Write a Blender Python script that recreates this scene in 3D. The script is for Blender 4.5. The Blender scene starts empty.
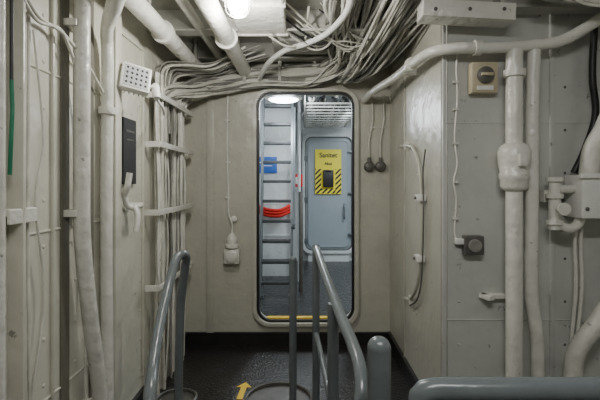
import bpy, bmesh, math, random
from mathutils import Vector, Matrix
random.seed(7)
S = bpy.context.scene

# ------------------------------------------------------------ materials
def paint(name, col, rough=0.5, var=0.12, scale=6.0, bump=0.15, metal=0.0, dirt=None, bscale=None, spec=0.5, dm=0.75, rust=False):
    m = bpy.data.materials.new(name); m.use_nodes = True
    n = m.node_tree.nodes; l = m.node_tree.links
    b = n['Principled BSDF']
    b.inputs['Roughness'].default_value = rough
    b.inputs['Metallic'].default_value = metal
    b.inputs['Specular IOR Level'].default_value = spec
    tc = n.new('ShaderNodeTexCoord')
    def ramp(sc, p0, p1, mp=(1, 1, 1), det=10, ro=.6, loc=(0, 0, 0)):
        z = n.new('ShaderNodeTexNoise'); z.inputs['Scale'].default_value = sc; z.inputs['Detail'].default_value = det; z.inputs['Roughness'].default_value = ro
        q = n.new('ShaderNodeMapping'); q.inputs['Scale'].default_value = mp; q.inputs['Location'].default_value = loc
        l.new(tc.outputs['Object'], q.inputs['Vector']); l.new(q.outputs['Vector'], z.inputs['Vector'])
        r = n.new('ShaderNodeValToRGB'); r.color_ramp.elements[0].position = p0; r.color_ramp.elements[1].position = p1
        l.new(z.outputs['Fac'], r.inputs['Fac']); return r
    cr = ramp(scale, 0.3, 0.7)
    cr.color_ramp.elements[0].color = (*[c*(1-var) for c in col], 1)
    cr.color_ramp.elements[1].color = (*[min(1, c*(1+var)) for c in col], 1)
    out = cr.outputs['Color']
    def mix(out, r, c, k):
        ml = n.new('ShaderNodeMath'); ml.operation = 'MULTIPLY'; ml.inputs[1].default_value = k
        l.new(r.outputs['Color'], ml.inputs[0])
        mx = n.new('ShaderNodeMixRGB'); mx.inputs['Color2'].default_value = (*c, 1)
        l.new(ml.outputs[0], mx.inputs['Fac']); l.new(out, mx.inputs['Color1']); return mx.outputs['Color']
    if dirt:
        out = mix(out, ramp(2.6, .50, .74, (1, 1, .8), 12, .72), dirt, dm*.65)          # blotchy grime
        out = mix(out, ramp(3.4, .60, .78, (2.6, 2.6, .8), 10, .65, (3, 1, 2)), dirt, dm*.6)    # faint runs
        out = mix(out, ramp(24, .67, .71, (1, 1, 1), 5, .6, (5, 5, 5)), [c*.4 for c in dirt], .65)  # chips
    if rust:
        out = mix(out, ramp(4.0, .68, .78, (5, 5, .9), 8, .6, (9, 2, 4)), (.20, .12, .06), .5)
    l.new(out, b.inputs['Base Color'])
    if bump:
        n3 = n.new('ShaderNodeTexNoise'); n3.inputs['Scale'].default_value = bscale or 12; n3.inputs['Detail'].default_value = 3
        l.new(tc.outputs['Object'], n3.inputs['Vector'])
        bp = n.new('ShaderNodeBump'); bp.inputs['Strength'].default_value = bump; bp.inputs['Distance'].default_value = 0.03
        l.new(n3.outputs['Fac'], bp.inputs['Height']); l.new(bp.outputs['Normal'], b.inputs['Normal'])
    return m
def glow(name, col, st):
    m = bpy.data.materials.new(name); m.use_nodes = True
    b = m.node_tree.nodes['Principled BSDF']
    b.inputs['Base Color'].default_value = (*col, 1)
    b.inputs['Emission Color'].default_value = (*col, 1); b.inputs['Emission Strength'].default_value = st
    return m

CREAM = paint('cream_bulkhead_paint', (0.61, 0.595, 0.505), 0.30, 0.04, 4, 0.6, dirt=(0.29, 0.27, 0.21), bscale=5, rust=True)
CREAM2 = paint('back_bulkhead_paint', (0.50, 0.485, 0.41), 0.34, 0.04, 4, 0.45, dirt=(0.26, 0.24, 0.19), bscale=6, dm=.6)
GREYW = paint('grey_white_panel_paint', (0.54, 0.545, 0.51), 0.30, 0.04, 4, 0.45, dirt=(0.31, 0.305, 0.27), bscale=5, dm=.6)
PIPE = paint('white_pipe_paint', (0.70, 0.69, 0.625), 0.27, 0.05, 9, 0.35, dirt=(0.34, 0.32, 0.26), bscale=18, dm=.6)
CABLE = paint('painted_cable', (0.62, 0.605, 0.53), 0.45, 0.2, 14, 0.1, dirt=(.25, .23, .18))
CABLED = paint('grey_cable', (0.24, 0.235, 0.21), 0.5, 0.25, 14, 0.1)
CEIL = paint('ceiling_paint', (0.42, 0.415, 0.37), 0.45, 0.12, 6, 0.3, dirt=(0.13, 0.12, 0.10))
FLOOR = paint('dark_deck_paint', (0.020, 0.018, 0.017), 0.3, 0.3, 8, 0.3, bscale=60)
BLACKTRIM = paint('black_skirting', (0.016, 0.015, 0.015), 0.4, 0.2, 8, 0.1)
RAIL = paint('grey_rail_paint', (0.135, 0.155, 0.16), 0.25, 0.12, 12, 0.12)
BLACK = paint('black_rubber', (0.012, 0.012, 0.013), 0.45, 0.2, 10, 0.0)
SLOT = paint('seam_shadow_paint', (0.16, 0.15, 0.12), 0.5)
DKGREY = paint('dark_grey_fitting', (0.10, 0.095, 0.085), 0.4, 0.2, 20, 0.1)
GREEN = paint('green_cable', (0.01, 0.16, 0.08), 0.35)
BEIGE = paint('beige_box', (0.50, 0.44, 0.30), 0.45, 0.08, 10, 0.1, dirt=(.25, .2, .12))
YEL = paint('yellow_paint', (0.85, 0.55, 0.02), 0.45, 0.15, 20, 0.05, dirt=(.4, .25, .05))
YSIGN = paint('yellow_sign', (0.92, 0.78, 0.02), 0.4, 0.02, 20, 0)
RED = paint('red_paint', (0.72, 0.02, 0.015), 0.4, 0.08)
BLUE = paint('blue_sign', (0.02, 0.12, 0.50), 0.4, 0.05)
WHITE = paint('white_enamel', (0.78, 0.775, 0.73), 0.35, 0.06, 8, 0.1)
FACE = paint('floodlight_glass', (0.50, 0.52, 0.52), 0.15)
CORR = paint('corridor_white_paint', (0.68, 0.71, 0.72), 0.35, 0.06, 5, 0.2, dirt=(0.33, 0.34, 0.35), dm=.6)
DOORB = paint('blue_grey_door', (0.33, 0.385, 0.42), 0.3, 0.04, 5, 0.1)
CFLOOR = paint('corridor_deck', (0.04, 0.04, 0.042), 0.25, 0.5, 9, 0.6, metal=0.3, bscale=25)
STEEL = paint('ladder_steel', (0.16, 0.18, 0.195), 0.35, 0.1, 10, 0.05, metal=0.3)
TREAD = paint('ladder_tread', (0.05, 0.055, 0.06), 0.45, 0.1)
GLOW = glow('lamp_glass', (1.0, 0.99, 0.96), 45)
GLOWF = glow('fill_panel_glow', (1.0, 0.98, 0.93), 4)  # glowing face of the added fill panel
GLOWC = glow('corridor_lamp_glass', (0.92, 0.97, 1.0), 9)

# ------------------------------------------------------------ mesh builder
def catmull(pts, n=8):
    P = [Vector(p) for p in pts]
    if len(P) < 3: return P
    Q = [P[0]*2-P[1]] + P + [P[-1]*2-P[-2]]
    out = []
    for i in range(1, len(Q)-2):
        a, b, c, d = Q[i-1:i+3]
        for k in range(n):
            t = k/n
            out.append(0.5*((2*b)+(c-a)*t+(2*a-5*b+4*c-d)*t*t+(3*b-a-3*c+d)*t**3))
    out.append(P[-1]); return out

class B:
    def __init__(s, name):
        s.bm = bmesh.new(); s.mats = []; s.name = name
    def mi(s, m):
        if m not in s.mats: s.mats.append(m)
        return s.mats.index(m)
    def box(s, c, d, m, rot=None, bevel=0.0):
        r = bmesh.ops.create_cube(s.bm, size=1.0)
        vs = r['verts']
        M = Matrix.Translation(Vector(c)) @ (rot.to_4x4() if rot else Matrix.Identity(4)) @ Matrix.Diagonal((*d, 1))
        bmesh.ops.transform(s.bm, matrix=M, verts=vs)
        fs = list({f for v in vs for f in v.link_faces})
        k = s.mi(m)
        for f in fs: f.material_index = k
        if bevel:
            es = list({e for v in vs for e in v.link_edges})
            g = bmesh.ops.bevel(s.bm, geom=es, offset=bevel, segments=2, affect='EDGES', profile=0.6)
            for f in g['faces']: f.material_index = k
        return s
    def tube(s, pts, r, m, seg=12, smooth=True, n=8, cap=True):
        P = catmull(pts, n) if smooth else [Vector(p) for p in pts]
        k = s.mi(m)
        R = r if callable(r) else (lambda t: r)
        T = []
        for i in range(len(P)):
            a = P[max(0, i-1)]; b = P[min(len(P)-1, i+1)]
            T.append((b-a).normalized())
        u = T[0].orthogonal().normalized(); rings = []
        for i, p in enumerate(P):
            u = (u - T[i]*u.dot(T[i])).normalized(); w = T[i].cross(u)
            rr = R(i/(len(P)-1))
            rings.append([s.bm.verts.new(p+(u*math.cos(2*math.pi*j/seg)+w*math.sin(2*math.pi*j/seg))*rr) for j in range(seg)])
        for i in range(len(P)-1):
            for j in range(seg):
                f = s.bm.faces.new((rings[i][j], rings[i][(j+1) % seg], rings[i+1][(j+1) % seg], rings[i+1][j]))
                f.material_index = k; f.smooth = True
        if cap:
            for q in (rings[0][::-1], rings[-1]):
                f = s.bm.faces.new(q); f.material_index = k
        return s
    def lathe(s, o, ax, prof, m, seg=24):
        o = Vector(o); ax = Vector(ax).normalized(); u = ax.orthogonal().normalized(); w = ax.cross(u); k = s.mi(m)
        rings = []
        for r, h in prof:
            r = max(r, 1e-4)
            rings.append([s.bm.verts.new(o+ax*h+(u*math.cos(2*math.pi*j/seg)+w*math.sin(2*math.pi*j/seg))*r) for j in range(seg)])
        for i in range(len(rings)-1):
            for j in range(seg):
                f = s.bm.faces.new((rings[i][j], rings[i][(j+1) % seg], rings[i+1][(j+1) % seg], rings[i+1][j]))
                f.material_index = k; f.smooth = True
        for q in (rings[0][::-1], rings[-1]):
            f = s.bm.faces.new(q); f.material_index = k
        return s
    def ball(s, c, r, m, sc=(1, 1, 1)):
        g = bmesh.ops.create_uvsphere(s.bm, u_segments=18, v_segments=12, radius=r)
        bmesh.ops.transform(s.bm, matrix=Matrix.Translation(Vector(c)) @ Matrix.Diagonal((*sc, 1)), verts=g['verts'])
        k = s.mi(m)
        for f in {f for v in g['verts'] for f in v.link_faces}: f.material_index = k; f.smooth = True
        return s
    def plate(s, loop, holes, y0, y1, m):
        """plate in the XZ plane with holes, between y0 and y1"""
        k = s.mi(m); edges = []
        for L in [loop]+holes:
            vs = [s.bm.verts.new((x, y0, z)) for x, z in L]
            for i in range(len(vs)): edges.append(s.bm.edges.new((vs[i], vs[(i+1) % len(vs)])))
        g = bmesh.ops.triangle_fill(s.bm, use_beauty=True, use_dissolve=False, edges=edges)
        fs = [f for f in g['geom'] if isinstance(f, bmesh.types.BMFace)]
        for f in fs: f.material_index = k
        e = bmesh.ops.extrude_face_region(s.bm, geom=fs)
        vs = [v for v in e['geom'] if isinstance(v, bmesh.types.BMVert)]
        bmesh.ops.translate(s.bm, verts=vs, vec=(0, y1-y0, 0))
        for v in vs:
            for f in v.link_faces: f.material_index = k
        return s
    def done(s, parent=None):
        bmesh.ops.recalc_face_normals(s.bm, faces=s.bm.faces)
        me = bpy.data.meshes.new(s.name); s.bm.to_mesh(me); s.bm.free()
        for m in s.mats: me.materials.append(m)
        o = bpy.data.objects.new(s.name, me); S.collection.objects.link(o)
        if any(p.use_smooth for p in me.polygons):
            try: me.set_sharp_from_angle(angle=math.radians(50))
            except Exception: pass
        if parent: o.parent = parent
        return o

def rrect(x0, x1, z0, z1, r, n=8):
    out = []
    for cx, cz, a in ((x1-r, z1-r, 0), (x0+r, z1-r, 90), (x0+r, z0+r, 180), (x1-r, z0+r, 270)):
        for i in range(n+1):
            t = math.radians(a+90*i/n); out.append((cx+r*math.cos(t), cz+r*math.sin(t)))
    return out
def rect(x0, x1, z0, z1): return [(x1, z1), (x0, z1), (x0, z0), (x1, z0)]

XL, XR, YB, YP, XR2, ZC = -0.84, 0.62, 3.0, 1.86, 1.5, 2.1

# ------------------------------------------------------------ room shell
B('floor').box((0.33, 1.0, -0.02), (2.38, 4.0, 0.04), FLOOR).done()
B('floor_corridor').box((0.25, 4.65, -0.02), (3.6, 3.26, 0.04), CFLOOR).done()
B('ceiling').box((0.33, 1.0, ZC+0.02), (2.38, 4.0, 0.04), CEIL).done()
B('ceiling_corridor').box((0.25, 4.65, 2.22), (3.6, 3.26, 0.04), CORR).done()
b = B('wall_left'); b.box((XL-0.02, 1.0, ZC/2), (0.04, 4.0, ZC), CREAM)
for y, w, d in ((1.20, 0.012, 0.045), (1.80, 0.03, 0.045), (1.40, 0.01, 0.012)):
    b.box((XL+d/2, y, ZC/2), (d, w, ZC), CREAM, bevel=0.003)
b.box((XL+0.045, 1.80, ZC/2), (0.012, 0.06, ZC), CREAM, bevel=0.003)
b.box((XL+0.003, 1.475, ZC/2), (0.006, 0.05, ZC), SLOT)
b.box((XL+0.003, 1.66, ZC/2), (0.006, 0.03, ZC), SLOT)
for z in (0.45, 1.0, 1.52):
    b.tube([(XL, 1.22, z), (XL, 1.78, z)], 0.005, CREAM, 6)
for y in (1.25, 1.36, 1.55, 1.88, 2.16):
    for z in [0.2+0.15*i for i in range(12)]:
        b.ball((XL, y, z), 0.007, CREAM, (0.5, 1, 1))
# flush door frame around the lever
for y in (1.90, 2.19): b.box((XL+0.006, y, 1.0), (0.012, 0.02, 1.7), CREAM, bevel=.003)
b.box((XL+0.006, 2.045, 1.85), (0.012, 0.30, 0.02), CREAM, bevel=.003)
b.done()
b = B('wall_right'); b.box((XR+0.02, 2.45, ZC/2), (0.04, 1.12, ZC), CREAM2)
b.box((XR+0.44+0.02, YP+0.02, ZC/2), (0.88, 0.04, ZC), GREYW)
b.box((XR2+0.02, 0.45, ZC/2), (0.04, 2.9, ZC), GREYW)
b.box((XR+0.003, YP-0.002, ZC/2), (0.016, 0.016, ZC), GREYW, bevel=0.004)
b.box((1.10, YP-0.004, ZC/2), (0.02, 0.012, ZC), GREYW, bevel=0.003)
for z in (0.55, 1.42):
    b.tube([(XR, YP, z), (XR2, YP, z)], 0.0035, GREYW, 6)
for z in [0.25+0.19*i for i in range(9)]:
    for x in (0.69, 1.16): b.ball((x, YP, z), 0.006, DKGREY if x > 1 else GREYW, (1, .5, 1))
    b.ball((XR, 2.3, z), 0.007, CREAM2, (.5, 1, 1)); b.ball((XR, 2.75, z), 0.007, CREAM2, (.5, 1, 1))
b.box((XR-0.004, 2.55, 1.05), (0.008, 0.02, 2.0), CREAM2, bevel=.002)
b.done()
B('wall_rear').box((0.33, -1.02, ZC/2), (2.38, 0.04, ZC), CREAM).done()

OX0, OX1, OZ0, OZ1 = -0.33, 0.365, 0.16, 1.80
b = B('wall_back')
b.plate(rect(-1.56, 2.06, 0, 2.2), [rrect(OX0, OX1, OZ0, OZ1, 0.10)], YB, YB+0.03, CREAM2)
b.tube([(-0.64, YB, 0.1), (-0.64, YB, 2.05)], 0.006, CREAM2, 6, False)
b.box((-0.66, YB-0.008, 1.05), (0.05, 0.016, 2.1), CREAM2, bevel=0.003)
for z in (0.35, 0.75, 1.15, 1.55):
    b.ball((-0.42, YB, z), 0.006, CREAM2, (1, .5, 1)); b.ball((0.44, YB, z), 0.006, CREAM2, (1, .5, 1))
b.done()
b = B('trim_doorway_coaming')
b.plate(rrect(OX0-0.022, OX1+0.028, OZ0-0.022, OZ1+0.022, 0.12), [rrect(OX0, OX1, OZ0, OZ1, 0.10)], YB-0.035, YB+0.10, CREAM2)
b.done()
b = B('trim_doorway_gasket')
b.plate(rrect(OX0+0.0005, OX1-0.0005, OZ0+0.0005, OZ1-0.0005, 0.10), [rrect(OX0+0.018, OX1-0.016, OZ0+0.014, OZ1-0.014, 0.09)], YB-0.005, YB+0.02, BLACK)
b.done()
B('trim_yellow_sill').box((-0.03, YB+0.045, OZ0+0.018), (0.46, 0.04, 0.012), YEL, bevel=0.003).done()
B('baseboard_back').box((-0.11, YB-0.012, 0.045), (1.46, 0.024, 0.09), BLACKTRIM).done()
B('baseboard_right').box((XR-0.01, 2.42, 0.05), (0.02, 1.12, 0.1), BLACKTRIM).done()
B('baseboard_left').box((XL+0.01, 1.0, 0.045), (0.02, 3.96, 0.09), BLACKTRIM).done()

# ceiling beams
for (y, z, x0, x1) in ((2.30, 1.98, XL, XR), (2.84, 1.99, XL, XR)):
    b = B('ceiling_beam'); b.box(((x0+x1)/2, y, (z+ZC)/2), (x1-x0, 0.012, ZC-z), CEIL)
    b.box(((x0+x1)/2, y, z), (x1-x0, 0.09, 0.012), CEIL, bevel=0.003)
    b.done()
b = B('ceiling_beam'); b.box((1.0, 1.80, 2.0), (0.98, 0.012, 0.2), CEIL); b.box((1.0, 1.80, 1.90), (0.98, 0.08, 0.012), CEIL); b.done()
b = B('cable_trunking')
b.box((0.68, 1.76, 1.865), (0.38, 0.10, 0.07), PIPE, Matrix.Rotation(math.radians(3), 3, 'Y'), 0.006)
for x in (0.56, 0.82): b.box((x, 1.76, 1.99), (0.02, 0.08, 0.22), CEIL)
for x in (0.54, 0.68, 0.82): b.ball((x, 1.709, 1.865), 0.008, DKGREY, (1, .5, 1))
b.done()
b = B('ventilation_duct')
b.box((-0.22, 2.12, 2.03), (0.26, 0.42, 0.12), PIPE, bevel=0.01)
b.box((-0.22, 1.93, 2.03), (0.28, 0.02, 0.135), PIPE, bevel=0.003)
b.box((-0.22, 2.31, 2.03), (0.28, 0.02, 0.135), PIPE, bevel=0.003); b.done()
b = B('ceiling_access_panel')
b.box((0.03, 2.55, 1.985), (0.42, 0.26, 0.02), CEIL, bevel=0.003)
for x in (-0.15, 0.2):
    for y in (2.45, 2.65): b.box((x, y, 2.045), (0.02, 0.02, 0.11), CEIL)
for x in (-0.14, 0.03, 0.2): b.ball((x, 2.44, 1.975), 0.01, DKGREY, (1, 1, .5))
b.done()

# ------------------------------------------------------------ overhead pipes
def flange(b, p, ax, r, m=PIPE):
    b.lathe(Vector(p)-Vector(ax).normalized()*0.015, ax, [(r, 0), (r*1.35, 0.002), (r*1.35, 0.03), (r, 0.032)], m)
b = B('overhead_pipe'); b.tube([(-0.70, 0.2, 1.91), (-0.70, 1.7, 1.91), (-0.69, 2.97, 1.905)], 0.042, PIPE, 20)
flange(b, (-0.70, 2.1, 1.91), (0, 1, 0), 0.042)
for y in (1.9, 2.75): b.box((-0.70, y, 2.02), (0.015, 0.03, 0.16), CEIL)
b.done()
b = B('overhead_pipe'); b.tube([(-0.415, 0.2, 1.93), (-0.41, 1.7, 1.93), (-0.40, 2.95, 1.925)], 0.045, PIPE, 20)
flange(b, (-0.41, 2.25, 1.93), (0, 1, 0), 0.045)
for y in (1.95, 2.7): b.box((-0.41, y, 2.03), (0.015, 0.03, 0.14), CEIL)
b.done()
b = B('overhead_pipe'); b.tube([(-0.57, 0.2, 2.0), (-0.56, 1.9, 2.0), (-0.55, 2.97, 1.99)], 0.026, PIPE, 14)
for y in (2.0, 2.7): b.box((-0.56, y, 2.05), (0.012, 0.025, 0.1), CEIL)
b.done()
b = B('overhead_pipe'); b.tube([(0.43, 2.97, 1.74), (0.47, 2.75, 1.76), (0.53, 2.4, 1.76), (0.545, 2.05, 1.745), (0.57, 1.86, 1.735), (0.66, 1.79, 1.73), (0.80, 1.785, 1.73), (0.98, 1.78, 1.74), (1.10, 1.77, 1.76), (1.22, 1.74, 1.83), (1.34, 1.7, 1.92), (1.40, 1.68, 2.09)], 0.024, PIPE, 18)
for p, ax in (((0.54, 2.1, 1.748), (0, 1, 0)), ((0.74, 1.786, 1.73), (1, 0, 0))): flange(b, p, ax, 0.024)
b.box((0.59, 2.3, 1.757), (0.06, 0.02, 0.03), PIPE); b.box((0.74, 1.83, 1.73), (0.02, 0.06, 0.03), PIPE); b.done()
b = B('overhead_conduit'); b.tube([(0.20, 1.7, 2.09), (0.22, 1.95, 1.99), (0.14, 2.2, 1.95), (0.02, 2.35, 1.935), (-0.10, 2.45, 1.93), (-0.21, 2.6, 1.90), (-0.28, 2.8, 1.87), (-0.31, 2.97, 1.86)], 0.016, WHITE, 12)
b.done()

# ------------------------------------------------------------ cable masses
MC = (CABLE, CABLE, PIPE, CABLED, CABLED)
b = B('overhead_cable_bundle')
for i in range(62):
    u = random.random(); v = random.random(); r = random.choice((0.005, 0.006, 0.008, 0.010))
    m = random.choice(MC)
    j = lambda a=0.02: random.uniform(-a, a)
    b.tube([(0.15+0.48*u, 1.75, 2.07+j(.02)), (0.14+0.46*u+j(.04), 2.1, 2.02+j(.04)), (0.18+0.32*u+j(.05), 2.5, 1.96+j(.045)),
            (0.17+0.20*u+j(.03), 2.76, 1.90+0.06*v+j(.03)), (0.02+0.10*u, 2.88+j(.03), 1.84+0.10*v+j(.02)), (-0.3+j(.04), 2.91+j(.03), 1.825+0.11*v+j(.015)),
            (-0.55+j(), 2.89+j(.03), 1.775+0.13*v+j(.015)), (-0.70+j(), 2.84-0.12*u, 1.73+0.10*v+j()), (-0.79+j(.012), 2.80-0.45*u, 1.66+j(.03)),
            (-0.81+j(.01), 2.82-0.5*u, 1.45)], r, m, 7, n=6)
for i in range(4):
    b.box((-0.40+0.24*i, 2.90, 1.95), (0.02, 0.07, 0.2), CEIL)
b.done()
b = B('overhead_cable_bundle')
for i in range(32):
    u = random.random(); j = lambda a=0.015: random.uniform(-a, a)
    b.tube([(0.36+0.30*u, 1.45, 2.02+j(.05)), (0.36+0.25*u, 1.9, 1.98+j(.04)), (0.32+0.24*u, 2.3, 1.93+j(.04)), (0.28+0.22*u, 2.6, 1.87+j(.03)), (0.24+0.17*u, 2.8, 1.85+j(.025)), (0.22+0.14*u+j(), 2.97, 1.88+j())], random.choice((.005, .007, .009)), random.choice(MC), 7)
b.done()
b = B('overhead_cable_bundle')
for i in range(14):   # sagging loops crossing below the beams
    j = lambda a=0.03: random.uniform(-a, a); x = random.uniform(-.1, .5)
    b.tube([(x-.35, 2.2+j(.1), 2.06), (x-.15, 2.3+j(), 1.97+j()), (x, 2.4+j(.1), 1.94+j()), (x+.1, 2.35+j(), 1.97+j()), (x+.12, 2.2+j(.1), 2.05)], random.choice((.004, .006)), random.choice((CABLED, BLACK, CABLE)), 7)
b.done()
b = B('overhead_cable_bundle')   # runs over the left pipes
for i in range(9):
    j = lambda a=0.015: random.uniform(-a, a); y = 2.45+0.035*i
    b.tube([(-0.80, y-.15, 1.70+j()), (-0.78, y-.1, 1.82+j()), (-0.70, y, 1.855+j(.006)), (-0.58, y+.08, 1.88+j()), (-0.48, y+.1, 1.92+j()), (-0.3+j(.08), y+.1+j(), 1.99)], random.choice((.004, .006, .008)), random.choice(MC), 7)
b.done()
b = B('overhead_cable_bundle')
for i in range(30):
    u = random.random(); j = lambda a=0.015: random.uniform(-a, a)
    b.tube([(1.5, 1.56+0.14*u, 1.80+0.12*u+j()), (1.25+j(.03), 1.58+0.1*u, 1.82+0.10*u+j()), (1.06+j(.03), 1.60+.1*u, 1.85+0.07*u+j()), (0.95+j(.06), 1.6+.1*u, 1.92+j(.02)), (0.88+j(.06), 1.6+.1*u, 2.09)], random.choice((.004, .006, .009)), random.choice((CABLE, CABLE, PIPE, CABLED)), 7)
b.done()
b = B('cable_ladder')
for i in range(36):
    y = 2.26+0.58*i/35; j = lambda a=0.014: random.uniform(-a, a)
    x = -0.80+random.uniform(-.018, .022)
    b.tube([(x, y-0.01, 1.75), (x+j(), y+j(.025), 1.5), (x+j(), y+j(.025), 1.1), (x+j(), y+j(.025), 0.75), (x+j(), y+j(.03), 0.4), (x, y+j(.03), 0.0)], random.choice((.005, .007, .010)), random.choice((CABLE, CABLE, PIPE, CABLED)), 8)
for z in (1.62, 1.36, 1.0, 0.6):
    b.box((-0.757, 2.55, z), (0.012, 0.68, 0.03), PIPE, bevel=0.003)
    for y in (2.21, 2.89): b.box((-0.798, y, z), (0.084, 0.012, 0.03), PIPE)
b.done()

# ------------------------------------------------------------ left wall fittings
b = B('wall_pipe'); b.tube([(-0.79, 1.50, 2.09), (-0.79, 1.5, 1.6), (-0.79, 1.5, 1.2), (-0.79, 1.505, .95), (-0.79, 1.56, .65), (-0.79, 1.63, .35), (-0.79, 1.66, 0.0)], 0.028, PIPE, 18)
for z in (1.72, 1.05): b.box((-0.815, 1.5, z), (0.05, 0.075, 0.025), PIPE, bevel=0.003)
b.box((-0.815, 1.64, 0.3), (0.05, 0.08, 0.025), PIPE); b.done()
b = B('wall_pipe'); b.tube([(-0.58, 1.42, 2.09), (-0.62, 1.47, 1.93), (-0.70, 1.56, 1.82), (-0.775, 1.66, 1.76), (-0.80, 1.72, 1.62), (-0.805, 1.72, .9), (-0.805, 1.74, 0.0)], lambda t: max(0.024, 0.042-0.036*t), PIPE, 18)
flange(b, (-0.803, 1.72, 1.45), (0, 0, 1), 0.025); b.done()
b = B('wall_cable_run')
b.tube([(-0.79, 1.10, 1.80), (-0.80, 1.25, 1.67), (-0.80, 1.40, 1.655), (-0.80, 1.55, 1.60), (-0.815, 1.75, 1.5)], 0.006, CABLE, 8)
b.tube([(-0.79, 1.10, 1.77), (-0.80, 1.25, 1.65), (-0.80, 1.42, 1.64), (-0.81, 1.56, 1.3), (-0.815, 1.57, 0.1)], 0.006, CABLE, 8)
for k in range(3):
    b.tube([(-0.822, 1.225+.018*k, 2.05), (-0.826, 1.228+.018*k, 1.4), (-0.824, 1.222+.018*k, 1.0), (-0.826, 1.23+.02*k, .5), (-0.826, 1.24+.02*k, 0.0)], 0.005, (CABLED, CABLE, CABLE)[k], 8)
b.tube([(-0.80, 1.153, 1.44), (-0.798, 1.153, 1.36), (-0.80, 1.151, 1.27), (-0.805, 1.153, 1.18)], 0.0055, GREEN, 8)
b.tube([(-0.80, 1.155, 1.95), (-0.80, 1.153, 1.44)], 0.005, BLACK, 8)
b.tube([(-0.815, 1.27, 1.62), (-0.81, 1.31, 1.3), (-0.815, 1.28, 1.1), (-0.82, 1.33, .8), (-0.82, 1.27, .5)], 0.004, CABLE, 8)
b.done()
b = B('wall_bracket'); b.box((XL+0.02, 1.20, 1.075), (0.04, 0.12, 0.02), PIPE, bevel=0.003); b.box((XL+0.04, 1.20, 1.063), (0.008, 0.12, 0.04), PIPE, bevel=0.002); b.done()
b = B('vertical_conduit'); b.tube([(-0.80, 1.108, 2.09), (-0.80, 1.108, 0.0)], 0.013, PIPE, 12); b.done()
b = B('black_wall_sign'); b.box((XL+0.010, 1.995, 1.305), (0.018, 0.15, 0.31), BLACK, bevel=0.004)
b.box((XL+0.0195, 1.995, 1.40), (0.002, 0.10, 0.010), DKGREY); b.box((XL+0.0195, 1.995, 1.36), (0.002, 0.08, 0.008), DKGREY)
b.done()
b = B('door_lever_handle')
b.lathe((XL, 1.98, 1.05), (1, 0, 0), [(0.03, 0), (0.03, 0.012), (0.014, 0.02), (0.014, 0.08), (0.01, 0.085)], PIPE)
b.tube([(-0.755, 1.83, 1.20), (-0.765, 1.83, 1.14), (-0.785, 1.85, 1.105), (-0.785, 1.87, 1.06), (-0.765, 1.88, 1.045), (-0.75, 1.88, 1.04), (-0.735, 1.87, 1.0), (-0.74, 1.86, .94)], 0.013, PIPE, 12)
b.tube([(-0.765, 1.88, 1.045), (-0.765, 1.98, 1.05)], 0.013, PIPE, 12)
b.done()
b = B('led_floodlight')
R = Matrix.Rotation(math.radians(34), 3, 'Z') @ Matrix.Rotation(math.radians(10), 3, 'Y') @ Matrix.Rotation(math.radians(-14), 3, 'X')
c = Vector((-0.735, 1.84, 1.61))
b.box(c, (0.125, 0.045, 0.12), WHITE, R, 0.008)
b.box(c+R @ Vector((0, -0.0225, 0)), (0.104, 0.003, 0.098), FACE, R)
for i in range(5):
    for k in range(4):
        b.ball(c+R @ Vector((-0.040+0.020*i, -0.024, -0.034+0.023*k)), 0.006, DKGREY, (1, .5, 1))
for i in range(6): b.box(c+R @ Vector((-0.05+0.02*i, 0.03, 0)), (0.004, 0.03, 0.11), WHITE, R)
b.tube([c+R @ Vector((0, 0.02, 0)), (-0.79, 1.88, 1.6), (-0.838, 1.9, 1.6)], 0.012, WHITE, 10)
b.lathe((-0.655, 1.88, 1.535), (-.2, 0.3, 1), [(0.016, 0), (0.018, 0.01), (0.018, 0.06), (0.012, 0.07)], WHITE, 16)
b.tube([c+R @ Vector((0.04, 0.02, 0)), (-0.66, 1.885, 1.58)], 0.008, WHITE, 8)
b.tube([(-0.66, 1.88, 1.54), (-0.65, 1.95, 1.50), (-0.68, 2.05, 1.49), (-0.72, 2.15, 1.54)], 0.006, WHITE, 8)
b.done()

# ceiling lamp
b = B('bulkhead_lamp')
b.lathe((-0.28, 1.80, 1.965), (0, 0, -1), [(0.07, -0.01), (0.07, 0.02), (0.055, 0.03)], WHITE)
b.ball((-0.28, 1.80, 1.918), 0.044, GLOW, (1, 1, 1.0))
for a in range(4):
    t = a*math.pi/4
    d = Vector((math.cos(t), math.sin(t), 0))*0.056; o = Vector((-0.28, 1.80, 1.935))
    b.tube([o-d, o-d*0.8+Vector((0, 0, -.05)), o+Vector((0, 0, -.07)), o+d*0.8+Vector((0, 0, -.05)), o+d], 0.0015, WHITE, 6)
b.box((-0.28, 1.8, 2.04), (0.03, 0.03, 0.12), CEIL)
b.done()

# ------------------------------------------------------------ back wall fittings
b = B('wall_socket_lamp')
b.tube([(-0.535, 2.985, 1.85), (-0.54, 2.985, 1.4), (-0.53, 2.985, 1.1), (-0.53, 2.982, .95), (-0.50, 2.965, .86), (-0.50, 2.96, .80)], 0.007, PIPE, 8)
for z in (1.6, 1.3, 1.05): b.box((-0.535, 2.99, z), (0.035, 0.018, 0.012), PIPE)
b.lathe((-0.50, 2.955, 0.80), (0, 0, -1), [(0.014, 0), (0.02, 0.01), (0.035, 0.03), (0.04, 0.05), (0.04, 0.075), (0.048, 0.08), (0.048, 0.10), (0.03, 0.105)], PIPE)
b.box((-0.50, 2.965, 0.64), (0.11, 0.07, 0.11), PIPE, bevel=0.015)
b.lathe((-0.50, 2.935, 0.64), (0, -1, 0), [(0.045, 0), (0.045, 0.012), (0.035, 0.02)], PIPE)
b.lathe((-0.49, 2.98, 0.90), (0, -1, 0), [(0.02, 0), (0.02, 0.01), (0.01, 0.014)], WHITE)
b.done()
b = B('round_junction_box')
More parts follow.
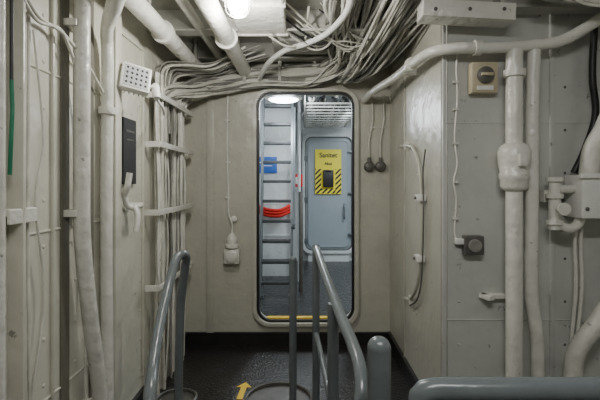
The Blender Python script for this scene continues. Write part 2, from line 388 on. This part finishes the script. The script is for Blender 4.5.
for x in (0.47, 0.55):
    b.tube([(x+0.02, 2.985, 1.78), (x+0.025, 2.985, 1.6), (x, 2.985, 1.45), (x, 2.98, 1.3)], 0.006, CABLE, 8)
    b.lathe((x, 3.0, 1.27), (0, -1, 0), [(0.037, 0), (0.037, 0.03), (0.03, 0.038), (0.012, 0.04), (0.012, .046)], DKGREY)
    b.lathe((x, 2.98, 1.30), (0, 0, 1), [(0.013, 0), (0.013, 0.03), (0.008, 0.035)], DKGREY, 12)
for x in (0.495, 0.565):
    b.box((x, 2.99, 1.55), (0.035, 0.018, 0.012), CABLE)
b.done()

# ------------------------------------------------------------ right wall fittings
b = B('curved_wall_conduit')
b.tube([(0.605, 2.62, 1.38), (0.60, 2.42, 1.37), (0.60, 2.28, 1.34), (0.60, 2.18, 1.25), (0.60, 2.13, 1.1), (0.60, 2.12, .9), (0.60, 2.15, .73), (0.60, 2.22, .6), (0.60, 2.36, .50), (0.605, 2.5, .47)], 0.0085, CREAM2, 12)
for y, z in ((2.13, 1.08), (2.15, .77)):
    b.box((0.596, y, z), (0.045, 0.06, 0.035), WHITE, bevel=0.006)
    b.ball((0.57, y, z), 0.008, DKGREY)
b.tube([(0.60, 2.06, 1.32), (0.60, 2.1, 1.2), (0.60, 2.09, 1.0), (0.60, 2.12, .7), (0.60, 2.2, .55), (0.60, 2.35, .47)], 0.004, DKGREY, 8)
for y, z in ((2.45, 1.37), (2.35, .5)): b.box((0.605, y, z), (0.03, 0.02, 0.045), PIPE)
b.done()
b = B('wall_pipe'); b.tube([(0.90, 1.79, 1.72), (0.90, 1.79, 0.9), (0.90, 1.79, 0.0)], 0.034, PIPE, 20)
b.lathe((0.90, 1.79, 1.12), (0, 0, 1), [(0.036, 0), (0.048, 0.008), (0.056, 0.02), (0.056, 0.05), (0.06, 0.055), (0.06, 0.075), (0.056, 0.08), (0.064, 0.12), (0.066, 0.17), (0.055, 0.195), (0.038, 0.205)], PIPE)
b.box((0.90, 1.72, 1.25), (0.03, 0.02, 0.05), PIPE, bevel=.004)
flange(b, (0.90, 1.79, 1.62), (0, 0, 1), 0.034); b.done()
b = B('wall_pipe'); b.tube([(0.985, 1.79, 1.72), (0.978, 1.79, 1.5), (0.975, 1.79, 1.0), (0.972, 1.79, .80), (0.975, 1.79, .66), (0.995, 1.79, .52), (1.0, 1.79, .4), (1.0, 1.79, 0.0)], 0.027, PIPE, 18)
b.done()
b = B('pipe_clamp'); b.box((0.86, 1.845, 0.66), (0.16, 0.03, 0.02), PIPE, bevel=0.003); b.box((0.80, 1.83, 0.66), (0.03, 0.06, 0.02), PIPE, Matrix.Rotation(.4, 3, 'Z'), .003); b.done()
b = B('wall_switch_box')
b.box((0.785, 1.835, 1.612), (0.115, 0.05, 0.135), BEIGE, bevel=0.008)
b.lathe((0.785, 1.81, 1.62), (0, -1, 0), [(0.036, 0), (0.036, 0.012), (0.028, 0.018)], DKGREY)
b.box((0.785, 1.788, 1.62), (0.05, 0.012, 0.014), BEIGE, bevel=0.003)
b.box((0.785, 1.809, 1.566), (0.07, 0.003, 0.018), WHITE)
b.done()
b = B('wall_outlet_box')
b.box((0.742, 1.835, 0.885), (0.084, 0.045, 0.084), DKGREY, bevel=0.007)
b.lathe((0.742, 1.813, 0.885), (0, -1, 0), [(0.028, 0), (0.028, 0.008), (0.02, 0.01), (0.008, .004)], CABLED)
b.box((0.685, 1.842, 0.90), (0.035, 0.03, 0.025), WHITE, bevel=0.004)
b.tube([(0.675, 1.845, 0.90), (0.668, 1.85, .95), (0.676, 1.85, 1.08), (0.664, 1.85, 1.16), (0.68, 1.85, 1.24), (0.668, 1.85, 1.36), (0.680, 1.85, 1.52), (0.676, 1.85, 1.66), (0.682, 1.85, 1.72)], 0.005, PIPE, 8)
for z in (1.0, 1.16, 1.33, 1.48, 1.6): b.box((0.672, 1.850, z), (0.024, 0.016, 0.010), PIPE)
b.done()
b = B('valve_manifold')
b.tube([(1.06, 1.77, 1.17), (1.06, 1.77, 0.96)], 0.024, PIPE, 16)
for z in (1.16, 1.09, 0.98): b.lathe((1.06, 1.77, z), (0, 0, 1), [(0.024, 0), (0.034, 0.002), (0.034, 0.02), (0.024, 0.022)], PIPE)
b.tube([(1.06, 1.77, 1.13), (1.16, 1.77, 1.13)], 0.018, PIPE, 14)
b.tube([(1.06, 1.77, 0.99), (1.11, 1.76, 0.965), (1.16, 1.77, 0.985), (1.18, 1.77, 1.05)], 0.02, PIPE, 14)
b.lathe((1.06, 1.74, 1.05), (0, -1, 0), [(0.014, 0), (0.014, 0.03), (0.026, 0.032), (0.026, 0.04), (0.01, 0.042)], PIPE)
b.box((1.225, 1.775, 1.10), (0.17, 0.12, 0.18), WHITE, bevel=0.008)
b.box((1.225, 1.712, 1.185), (0.19, 0.02, 0.02), WHITE, bevel=0.004)
for x in (1.16, 1.29): b.ball((x, 1.713, 1.05), 0.008, DKGREY)
b.box((1.05, 1.825, 1.1), (0.04, 0.06, 0.05), PIPE)
for x in (1.165, 1.19): b.tube([(x, 1.79, 1.02), (x, 1.80, .9), (x+.004, 1.80, .7), (x-.01, 1.81, .45), (x, 1.82, .3)], 0.008, PIPE, 8)
b.done()
b = B('wall_pipe'); b.tube([(1.34, 1.72, 2.09), (1.31, 1.72, 1.6), (1.25, 1.73, 1.4), (1.21, 1.75, 1.30), (1.205, 1.77, 1.195)], 0.038, PIPE, 18); b.done()
b = B('wall_pipe'); b.tube([(1.40, 1.72, 1.0), (1.34, 1.74, .78), (1.24, 1.76, .58), (1.17, 1.78, .46), (1.15, 1.79, .34), (1.15, 1.79, 0.0)], 0.036, PIPE, 18); b.done()
b = B('black_hose'); b.tube([(1.25, 1.80, 1.84), (1.24, 1.80, 1.62), (1.26, 1.81, 1.45), (1.22, 1.82, 1.3), (1.18, 1.83, 1.2)], 0.014, BLACK, 12); b.done()

# ------------------------------------------------------------ railings
b = B('stair_handrail')
b.tube([(-0.555, 1.87, 0.0), (-0.553, 1.87, .3), (-0.545, 1.87, .6), (-0.52, 1.85, .78), (-0.507, 1.82, .835), (-0.515, 1.78, .853), (-0.53, 1.74, .83), (-0.53, 1.65, .745), (-0.51, 1.5, .66), (-0.475, 1.33, .58), (-0.44, 1.2, .52), (-0.42, 1.1, .3), (-0.42, 1.09, 0.0)], 0.0185, RAIL, 16)
b.lathe((-0.555, 1.87, 0), (0, 0, 1), [(0.045, 0), (0.045, 0.01), (0.02, 0.012)], RAIL)
b.lathe((-0.42, 1.09, 0), (0, 0, 1), [(0.045, 0), (0.045, 0.01), (0.02, 0.012)], RAIL)
b.done()
b = B('stair_handrail')
b.tube([(0.062, 2.0, 0.0), (0.062, 2.0, .5), (0.062, 2.0, .825), (0.064, 1.97, .842), (0.085, 1.7, .80), (0.115, 1.35, .745), (0.138, 1.15, .71), (0.145, 1.06, .68), (0.138, 1.01, .63), (0.11, 1.0, .57), (0.09, 1.0, .45), (0.09, 1.0, 0.0)], 0.0175, RAIL, 16)
b.tube([(0.062, 2.0, .44), (0.08, 1.75, .42), (0.095, 1.42, .40), (0.095, 1.0, .36)], 0.012, RAIL, 12)
b.tube([(0.10, 1.40, .755), (0.10, 1.40, 0.0)], 0.019, RAIL, 14, False)
for x, y in ((0.062, 2.0), (0.10, 1.4), (0.09, 1.0)): b.lathe((x, y, 0), (0, 0, 1), [(0.045, 0), (0.045, 0.01), (0.02, 0.012)], RAIL)
b.done()
b = B('rail_stanchion')
b.tube([(-0.048, 2.0, 0), (-0.048, 2.0, 0.79)], 0.018, RAIL, 14); b.ball((-0.048, 2.0, .79), 0.0185, RAIL, (1, 1, .9))
b.lathe((-0.048, 2.0, 0), (0, 0, 1), [(0.045, 0), (0.045, 0.01), (0.02, 0.012)], RAIL); b.done()
b = B('rail_stanchion')
b.tube([(0.163, 0.90, 0), (0.163, 0.90, 0.805)], 0.025, RAIL, 20); b.ball((0.163, 0.90, .805), 0.0255, RAIL, (1, 1, .95))
b.lathe((0.163, 0.90, 0), (0, 0, 1), [(0.04, 0), (0.04, 0.01), (0.026, 0.012)], RAIL); b.done()
b = B('guard_rail')
b.tube([(0.25, 0.9, 0.0), (0.25, 0.9, .68), (0.253, .9, .70), (0.262, .9, .71), (0.28, 0.9, .714), (0.9, 0.9, .714), (1.49, 0.9, .714)], 0.026, RAIL, 20, smooth=False)
b.tube([(0.25, 0.9, .36), (1.49, 0.9, .36)], 0.016, RAIL, 14)
b.tube([(0.9, 0.9, 0), (0.9, 0.9, .714)], 0.02, RAIL, 14); b.done()

# floor things
def ring(name, x, y, r, h):
    b = B(name)
    b.lathe((x, y, 0), (0, 0, 1), [(r, 0), (r, h), (r-0.008, h+.004), (r-0.014, h), (r-0.014, 0.004)], DKGREY, 40); b.done()
ring('deck_drain_ring', -0.67, 2.22, 0.11, 0.02)
ring('deck_drain_ring', -0.13, 2.22, 0.18, 0.02)
b = B('yellow_floor_arrow')
vs = [(-.016, -.10), (.016, -.10), (.016, .03), (.045, .03), (0, .09), (-.045, .03), (-.016, .03)]
k = b.mi(YEL); R = Matrix.Rotation(-.05, 2)
f = b.bm.faces.new([b.bm.verts.new((-0.335+(R @ Vector(v)).x, 2.34+(R @ Vector(v)).y, 0.002)) for v in vs]); f.material_index = k
b.done()

# ------------------------------------------------------------ corridor beyond
B('wall_corridor_far').box((0.25, 6.22, 1.1), (3.6, 0.04, 2.2), CORR).done()
B('wall_corridor_left').box((-1.53, 4.62, 1.1), (0.04, 3.2, 2.2), CORR).done()
B('wall_corridor_right').box((2.03, 4.62, 1.1), (0.04, 3.2, 2.2), CORR).done()
b = B('wall_corridor_partition'); b.box((-0.82, 5.2, 1.1), (1.38, 0.04, 2.2), CORR)
b.box((-0.14, 5.19, 1.1), (0.03, 0.07, 2.2), CORR)
for z in (0.5, 0.9, 1.7): b.box((-0.8, 5.175, z), (1.3, 0.01, 0.02), CORR)
b.done()
b = B('door_corridor')
b.plate(rrect(-0.01, 0.76, 0.12, 1.86, 0.13), [rrect(0.03, 0.72, 0.16, 1.82, 0.10)], 6.10, 6.195, CORR)
b.plate(rrect(0.03, 0.72, 0.16, 1.82, 0.10), [rrect(0.045, 0.705, 0.175, 1.805, 0.09)], 6.13, 6.18, DKGREY)
b.box((0.375, 6.16, 0.06), (0.6, 0.06, 0.12), CORR)
b.plate(rrect(0.04, 0.71, 0.17, 1.81, 0.10), [], 6.16, 6.19, DOORB)
b.plate(rrect(0.075, 0.675, 0.205, 1.775, 0.08), [rrect(0.09, 0.66, 0.22, 1.76, 0.07)], 6.14, 6.165, DOORB)
for z in (0.4, 1.0, 1.6):
    b.box((0.70, 6.12, z), (0.09, 0.03, 0.03), STEEL, bevel=.005); b.box((0.04, 6.12, z-.1), (0.05, 0.04, 0.08), STEEL, bevel=.005)
b.tube([(0.60, 6.12, 0.62), (0.60, 6.09, .66), (0.60, 6.09, .8), (0.60, 6.12, .84)], 0.012, STEEL, 8)
b.done()
SG = B('yellow_hazard_sign')
SG.box((0.368, 6.132, 1.31), (0.383, 0.008, 0.65), YSIGN)
def stripe(cx, cz, w, h):
    n = int((w+h)/0.07)+2
    for i in range(-n, n):
        o = i*0.075
        poly = [(o, 0), (o+0.036, 0), (o+0.036+h, h), (o+h, h)]
        def clip(P, a, s):
            out = []
            for q in range(len(P)):
                p0, p1 = P[q], P[(q+1) % len(P)]
                i0, i1 = (p0[0]-a)*s >= 0, (p1[0]-a)*s >= 0
                if i0: out.append(p0)
                if i0 != i1:
                    t = (a-p0[0])/(p1[0]-p0[0]); out.append((a, p0[1]+t*(p1[1]-p0[1])))
            return out
        poly = clip(poly, 0, 1)
        if len(poly) > 2: poly = clip(poly, w, -1)
        if len(poly) > 2:
            try:
                f = SG.bm.faces.new([SG.bm.verts.new((cx-w/2+x, 6.127, cz-h/2+z)) for x, z in poly]); f.material_index = SG.mi(BLACK)
            except ValueError: pass
stripe(0.222, 1.17, 0.085, 0.36); stripe(0.514, 1.17, 0.085, 0.36); stripe(0.368, 1.03, 0.207, 0.075)
SG.box((0.368, 6.10, 1.21), (0.15, 0.06, 0.25), BLACK, bevel=0.015)
SG.tube([(0.33, 6.06, 1.31), (0.368, 6.05, 1.325), (0.406, 6.06, 1.31)], 0.008, BLACK, 8)
sg = SG.done()
for t, z, s in (('Sanitet', 1.52, 0.095), ('Akut', 1.41, 0.055)):
    cu = bpy.data.curves.new('sign_text', 'FONT'); cu.body = t; cu.size = s; cu.align_x = 'CENTER'; cu.extrude = 0.001; cu.offset = 0.002
    o = bpy.data.objects.new('sign_text', cu); S.collection.objects.link(o)
    o.location = (0.368, 6.125, z); o.rotation_euler = (math.pi/2, 0, 0); cu.materials.append(BLACK); o.parent = sg
b = B('ship_ladder')
for x in (-0.43, -0.115):
    b.box((x, 4.42, 1.1), (0.025, 0.09, 2.22), STEEL, Matrix.Rotation(-math.atan(0.35/2.2), 3, 'X'))
    b.box((x, 4.25, .01), (0.07, 0.1, 0.02), STEEL)
for i in range(10):
    z = 0.14+0.205*i
    b.box((-0.272, 4.25+0.35*z/2.2, z), (0.29, 0.12, 0.03), TREAD, bevel=.003)
b.tube([(-0.09, 4.15, 0.75), (-0.09, 4.18, .8), (-0.09, 4.45, 1.95)], 0.014, STEEL, 10)
b.tube([(-0.09, 4.15, 0.75), (-0.11, 4.3, .7)], 0.014, STEEL, 10)
b.done()
b = B('ceiling_lamp_corridor')
b.lathe((-0.185, 4.0, 1.99), (0, 0, -1), [(0.03, -0.21), (0.03, 0), (0.18, 0.005), (0.18, 0.035), (0.155, 0.045)], DKGREY, 32)
b.lathe((-0.185, 4.0, 1.946), (0, 0, -1), [(0.145, 0), (0.13, 0.012), (0.08, 0.022), (0.01, 0.025)], GLOWC, 32); b.done()
b = B('cable_tray_corridor')
for x in (0.02, 0.60): b.box((x, 5.1, 1.96), (0.015, 1.9, 0.03), WHITE)
for i in range(10): b.box((0.31, 4.25+0.2*i, 1.955), (0.58, 0.03, 0.015), WHITE)
for i in range(22):
    x = random.uniform(0.06, 0.56); j = lambda a=.04: random.uniform(-a, a)
    b.tube([(x, 4.1, 1.99+j(.02)), (x+j(), 4.6, 1.98), (x+j(.07), 5.1, 1.98+j(.015)), (x+j(), 5.6, 1.98), (x, 6.15, 1.98)], random.choice((.008, .012, .016)), random.choice((CABLED, BLACK, WHITE, BLACK)), 6)
for x in (0.02, .60):
    for y in (4.3, 5.9): b.box((x, y, 2.08), (0.015, 0.02, 0.24), WHITE)
b.done()
b = B('blue_notice_sign'); b.box((-0.45, 5.17, 1.37), (0.26, 0.01, 0.20), BLUE); b.box((-0.45, 5.164, 1.40), (0.18, 0.003, 0.015), WHITE); b.box((-0.45, 5.164, 1.36), (0.14, 0.003, 0.01), WHITE); b.done()
b = B('red_fire_hose')
for k in range(3):
    b.tube([(-0.56, 5.12, 0.80+.035*k), (-0.42, 5.08, 0.755+.035*k), (-0.28, 5.08, 0.75+.035*k), (-0.16, 5.12, 0.80+.035*k)], 0.02, RED, 10)
b.box((-0.36, 5.14, 0.80), (0.05, 0.06, 0.14), WHITE, bevel=.005)
b.done()
b = B('fire_alarm_box'); b.box((-0.07, 5.6, 1.18), (0.13, 0.08, 0.17), RED, bevel=0.01); b.box((-0.07, 5.555, 1.18), (0.07, 0.01, 0.09), WHITE)
b.box((-0.07, 5.9, 1.18), (0.03, 0.6, 0.03), STEEL); b.done()
b = B('corridor_standpipe'); b.tube([(-0.045, 4.9, 0.0), (-0.045, 4.9, 2.2)], 0.018, CORR, 12); b.tube([(-0.02, 4.5, 0.0), (-0.02, 4.5, .5), (-0.025, 4.6, 1.05)], 0.025, DKGREY, 12); b.done()
b = B('added_fill_panel'); b.box((0.2, 0.3, 2.07), (0.9, 0.2, 0.06), WHITE, bevel=.01); b.box((0.2, 0.3, 2.036), (0.84, 0.15, 0.01), GLOWF); b.done()  # out-of-view panel, added as a body for the fill light

# ------------------------------------------------------------ lights
def light(name, kind, loc, e, col=(1, 1, 1), size=.1, rot=(0, 0, 0), sy=None):
    d = bpy.data.lights.new(name, kind); d.energy = e; d.color = col
    if kind == 'AREA':
        d.size = size
        if sy: d.shape = 'RECTANGLE'; d.size_y = sy
    else: d.shadow_soft_size = size
    o = bpy.data.objects.new(name, d); o.location = loc; o.rotation_euler = rot; S.collection.objects.link(o)
light('lamp_light', 'POINT', (-0.28, 1.80, 1.82), 17, (1, .98, .93), .04)
light('fill_light', 'AREA', (0.2, 0.3, 2.02), 17, (.99, .99, .98), .84, (math.radians(22), 0, 0), .15)  # fill light, added overhead to brighten the room
light('corridor_light', 'POINT', (-0.185, 4.0, 1.83), 34, (.88, .95, 1), .12)
light('corridor_light', 'AREA', (0.9, 4.6, 2.1), 38, (.85, .94, 1), .5)
w = bpy.data.worlds.new('world'); S.world = w; w.use_nodes = True
w.node_tree.nodes['Background'].inputs['Color'].default_value = (.5, .5, .5, 1); w.node_tree.nodes['Background'].inputs['Strength'].default_value = 0.05

cam = bpy.data.cameras.new('camera'); cam.lens = 25.2; cam.sensor_width = 36; cam.shift_x = -0.005; cam.shift_y = -0.03; cam.clip_start = 0.05
co = bpy.data.objects.new('camera', cam); co.location = (0, 0, 1.16); co.rotation_euler = (math.pi/2, 0, 0); S.collection.objects.link(co); S.camera = co
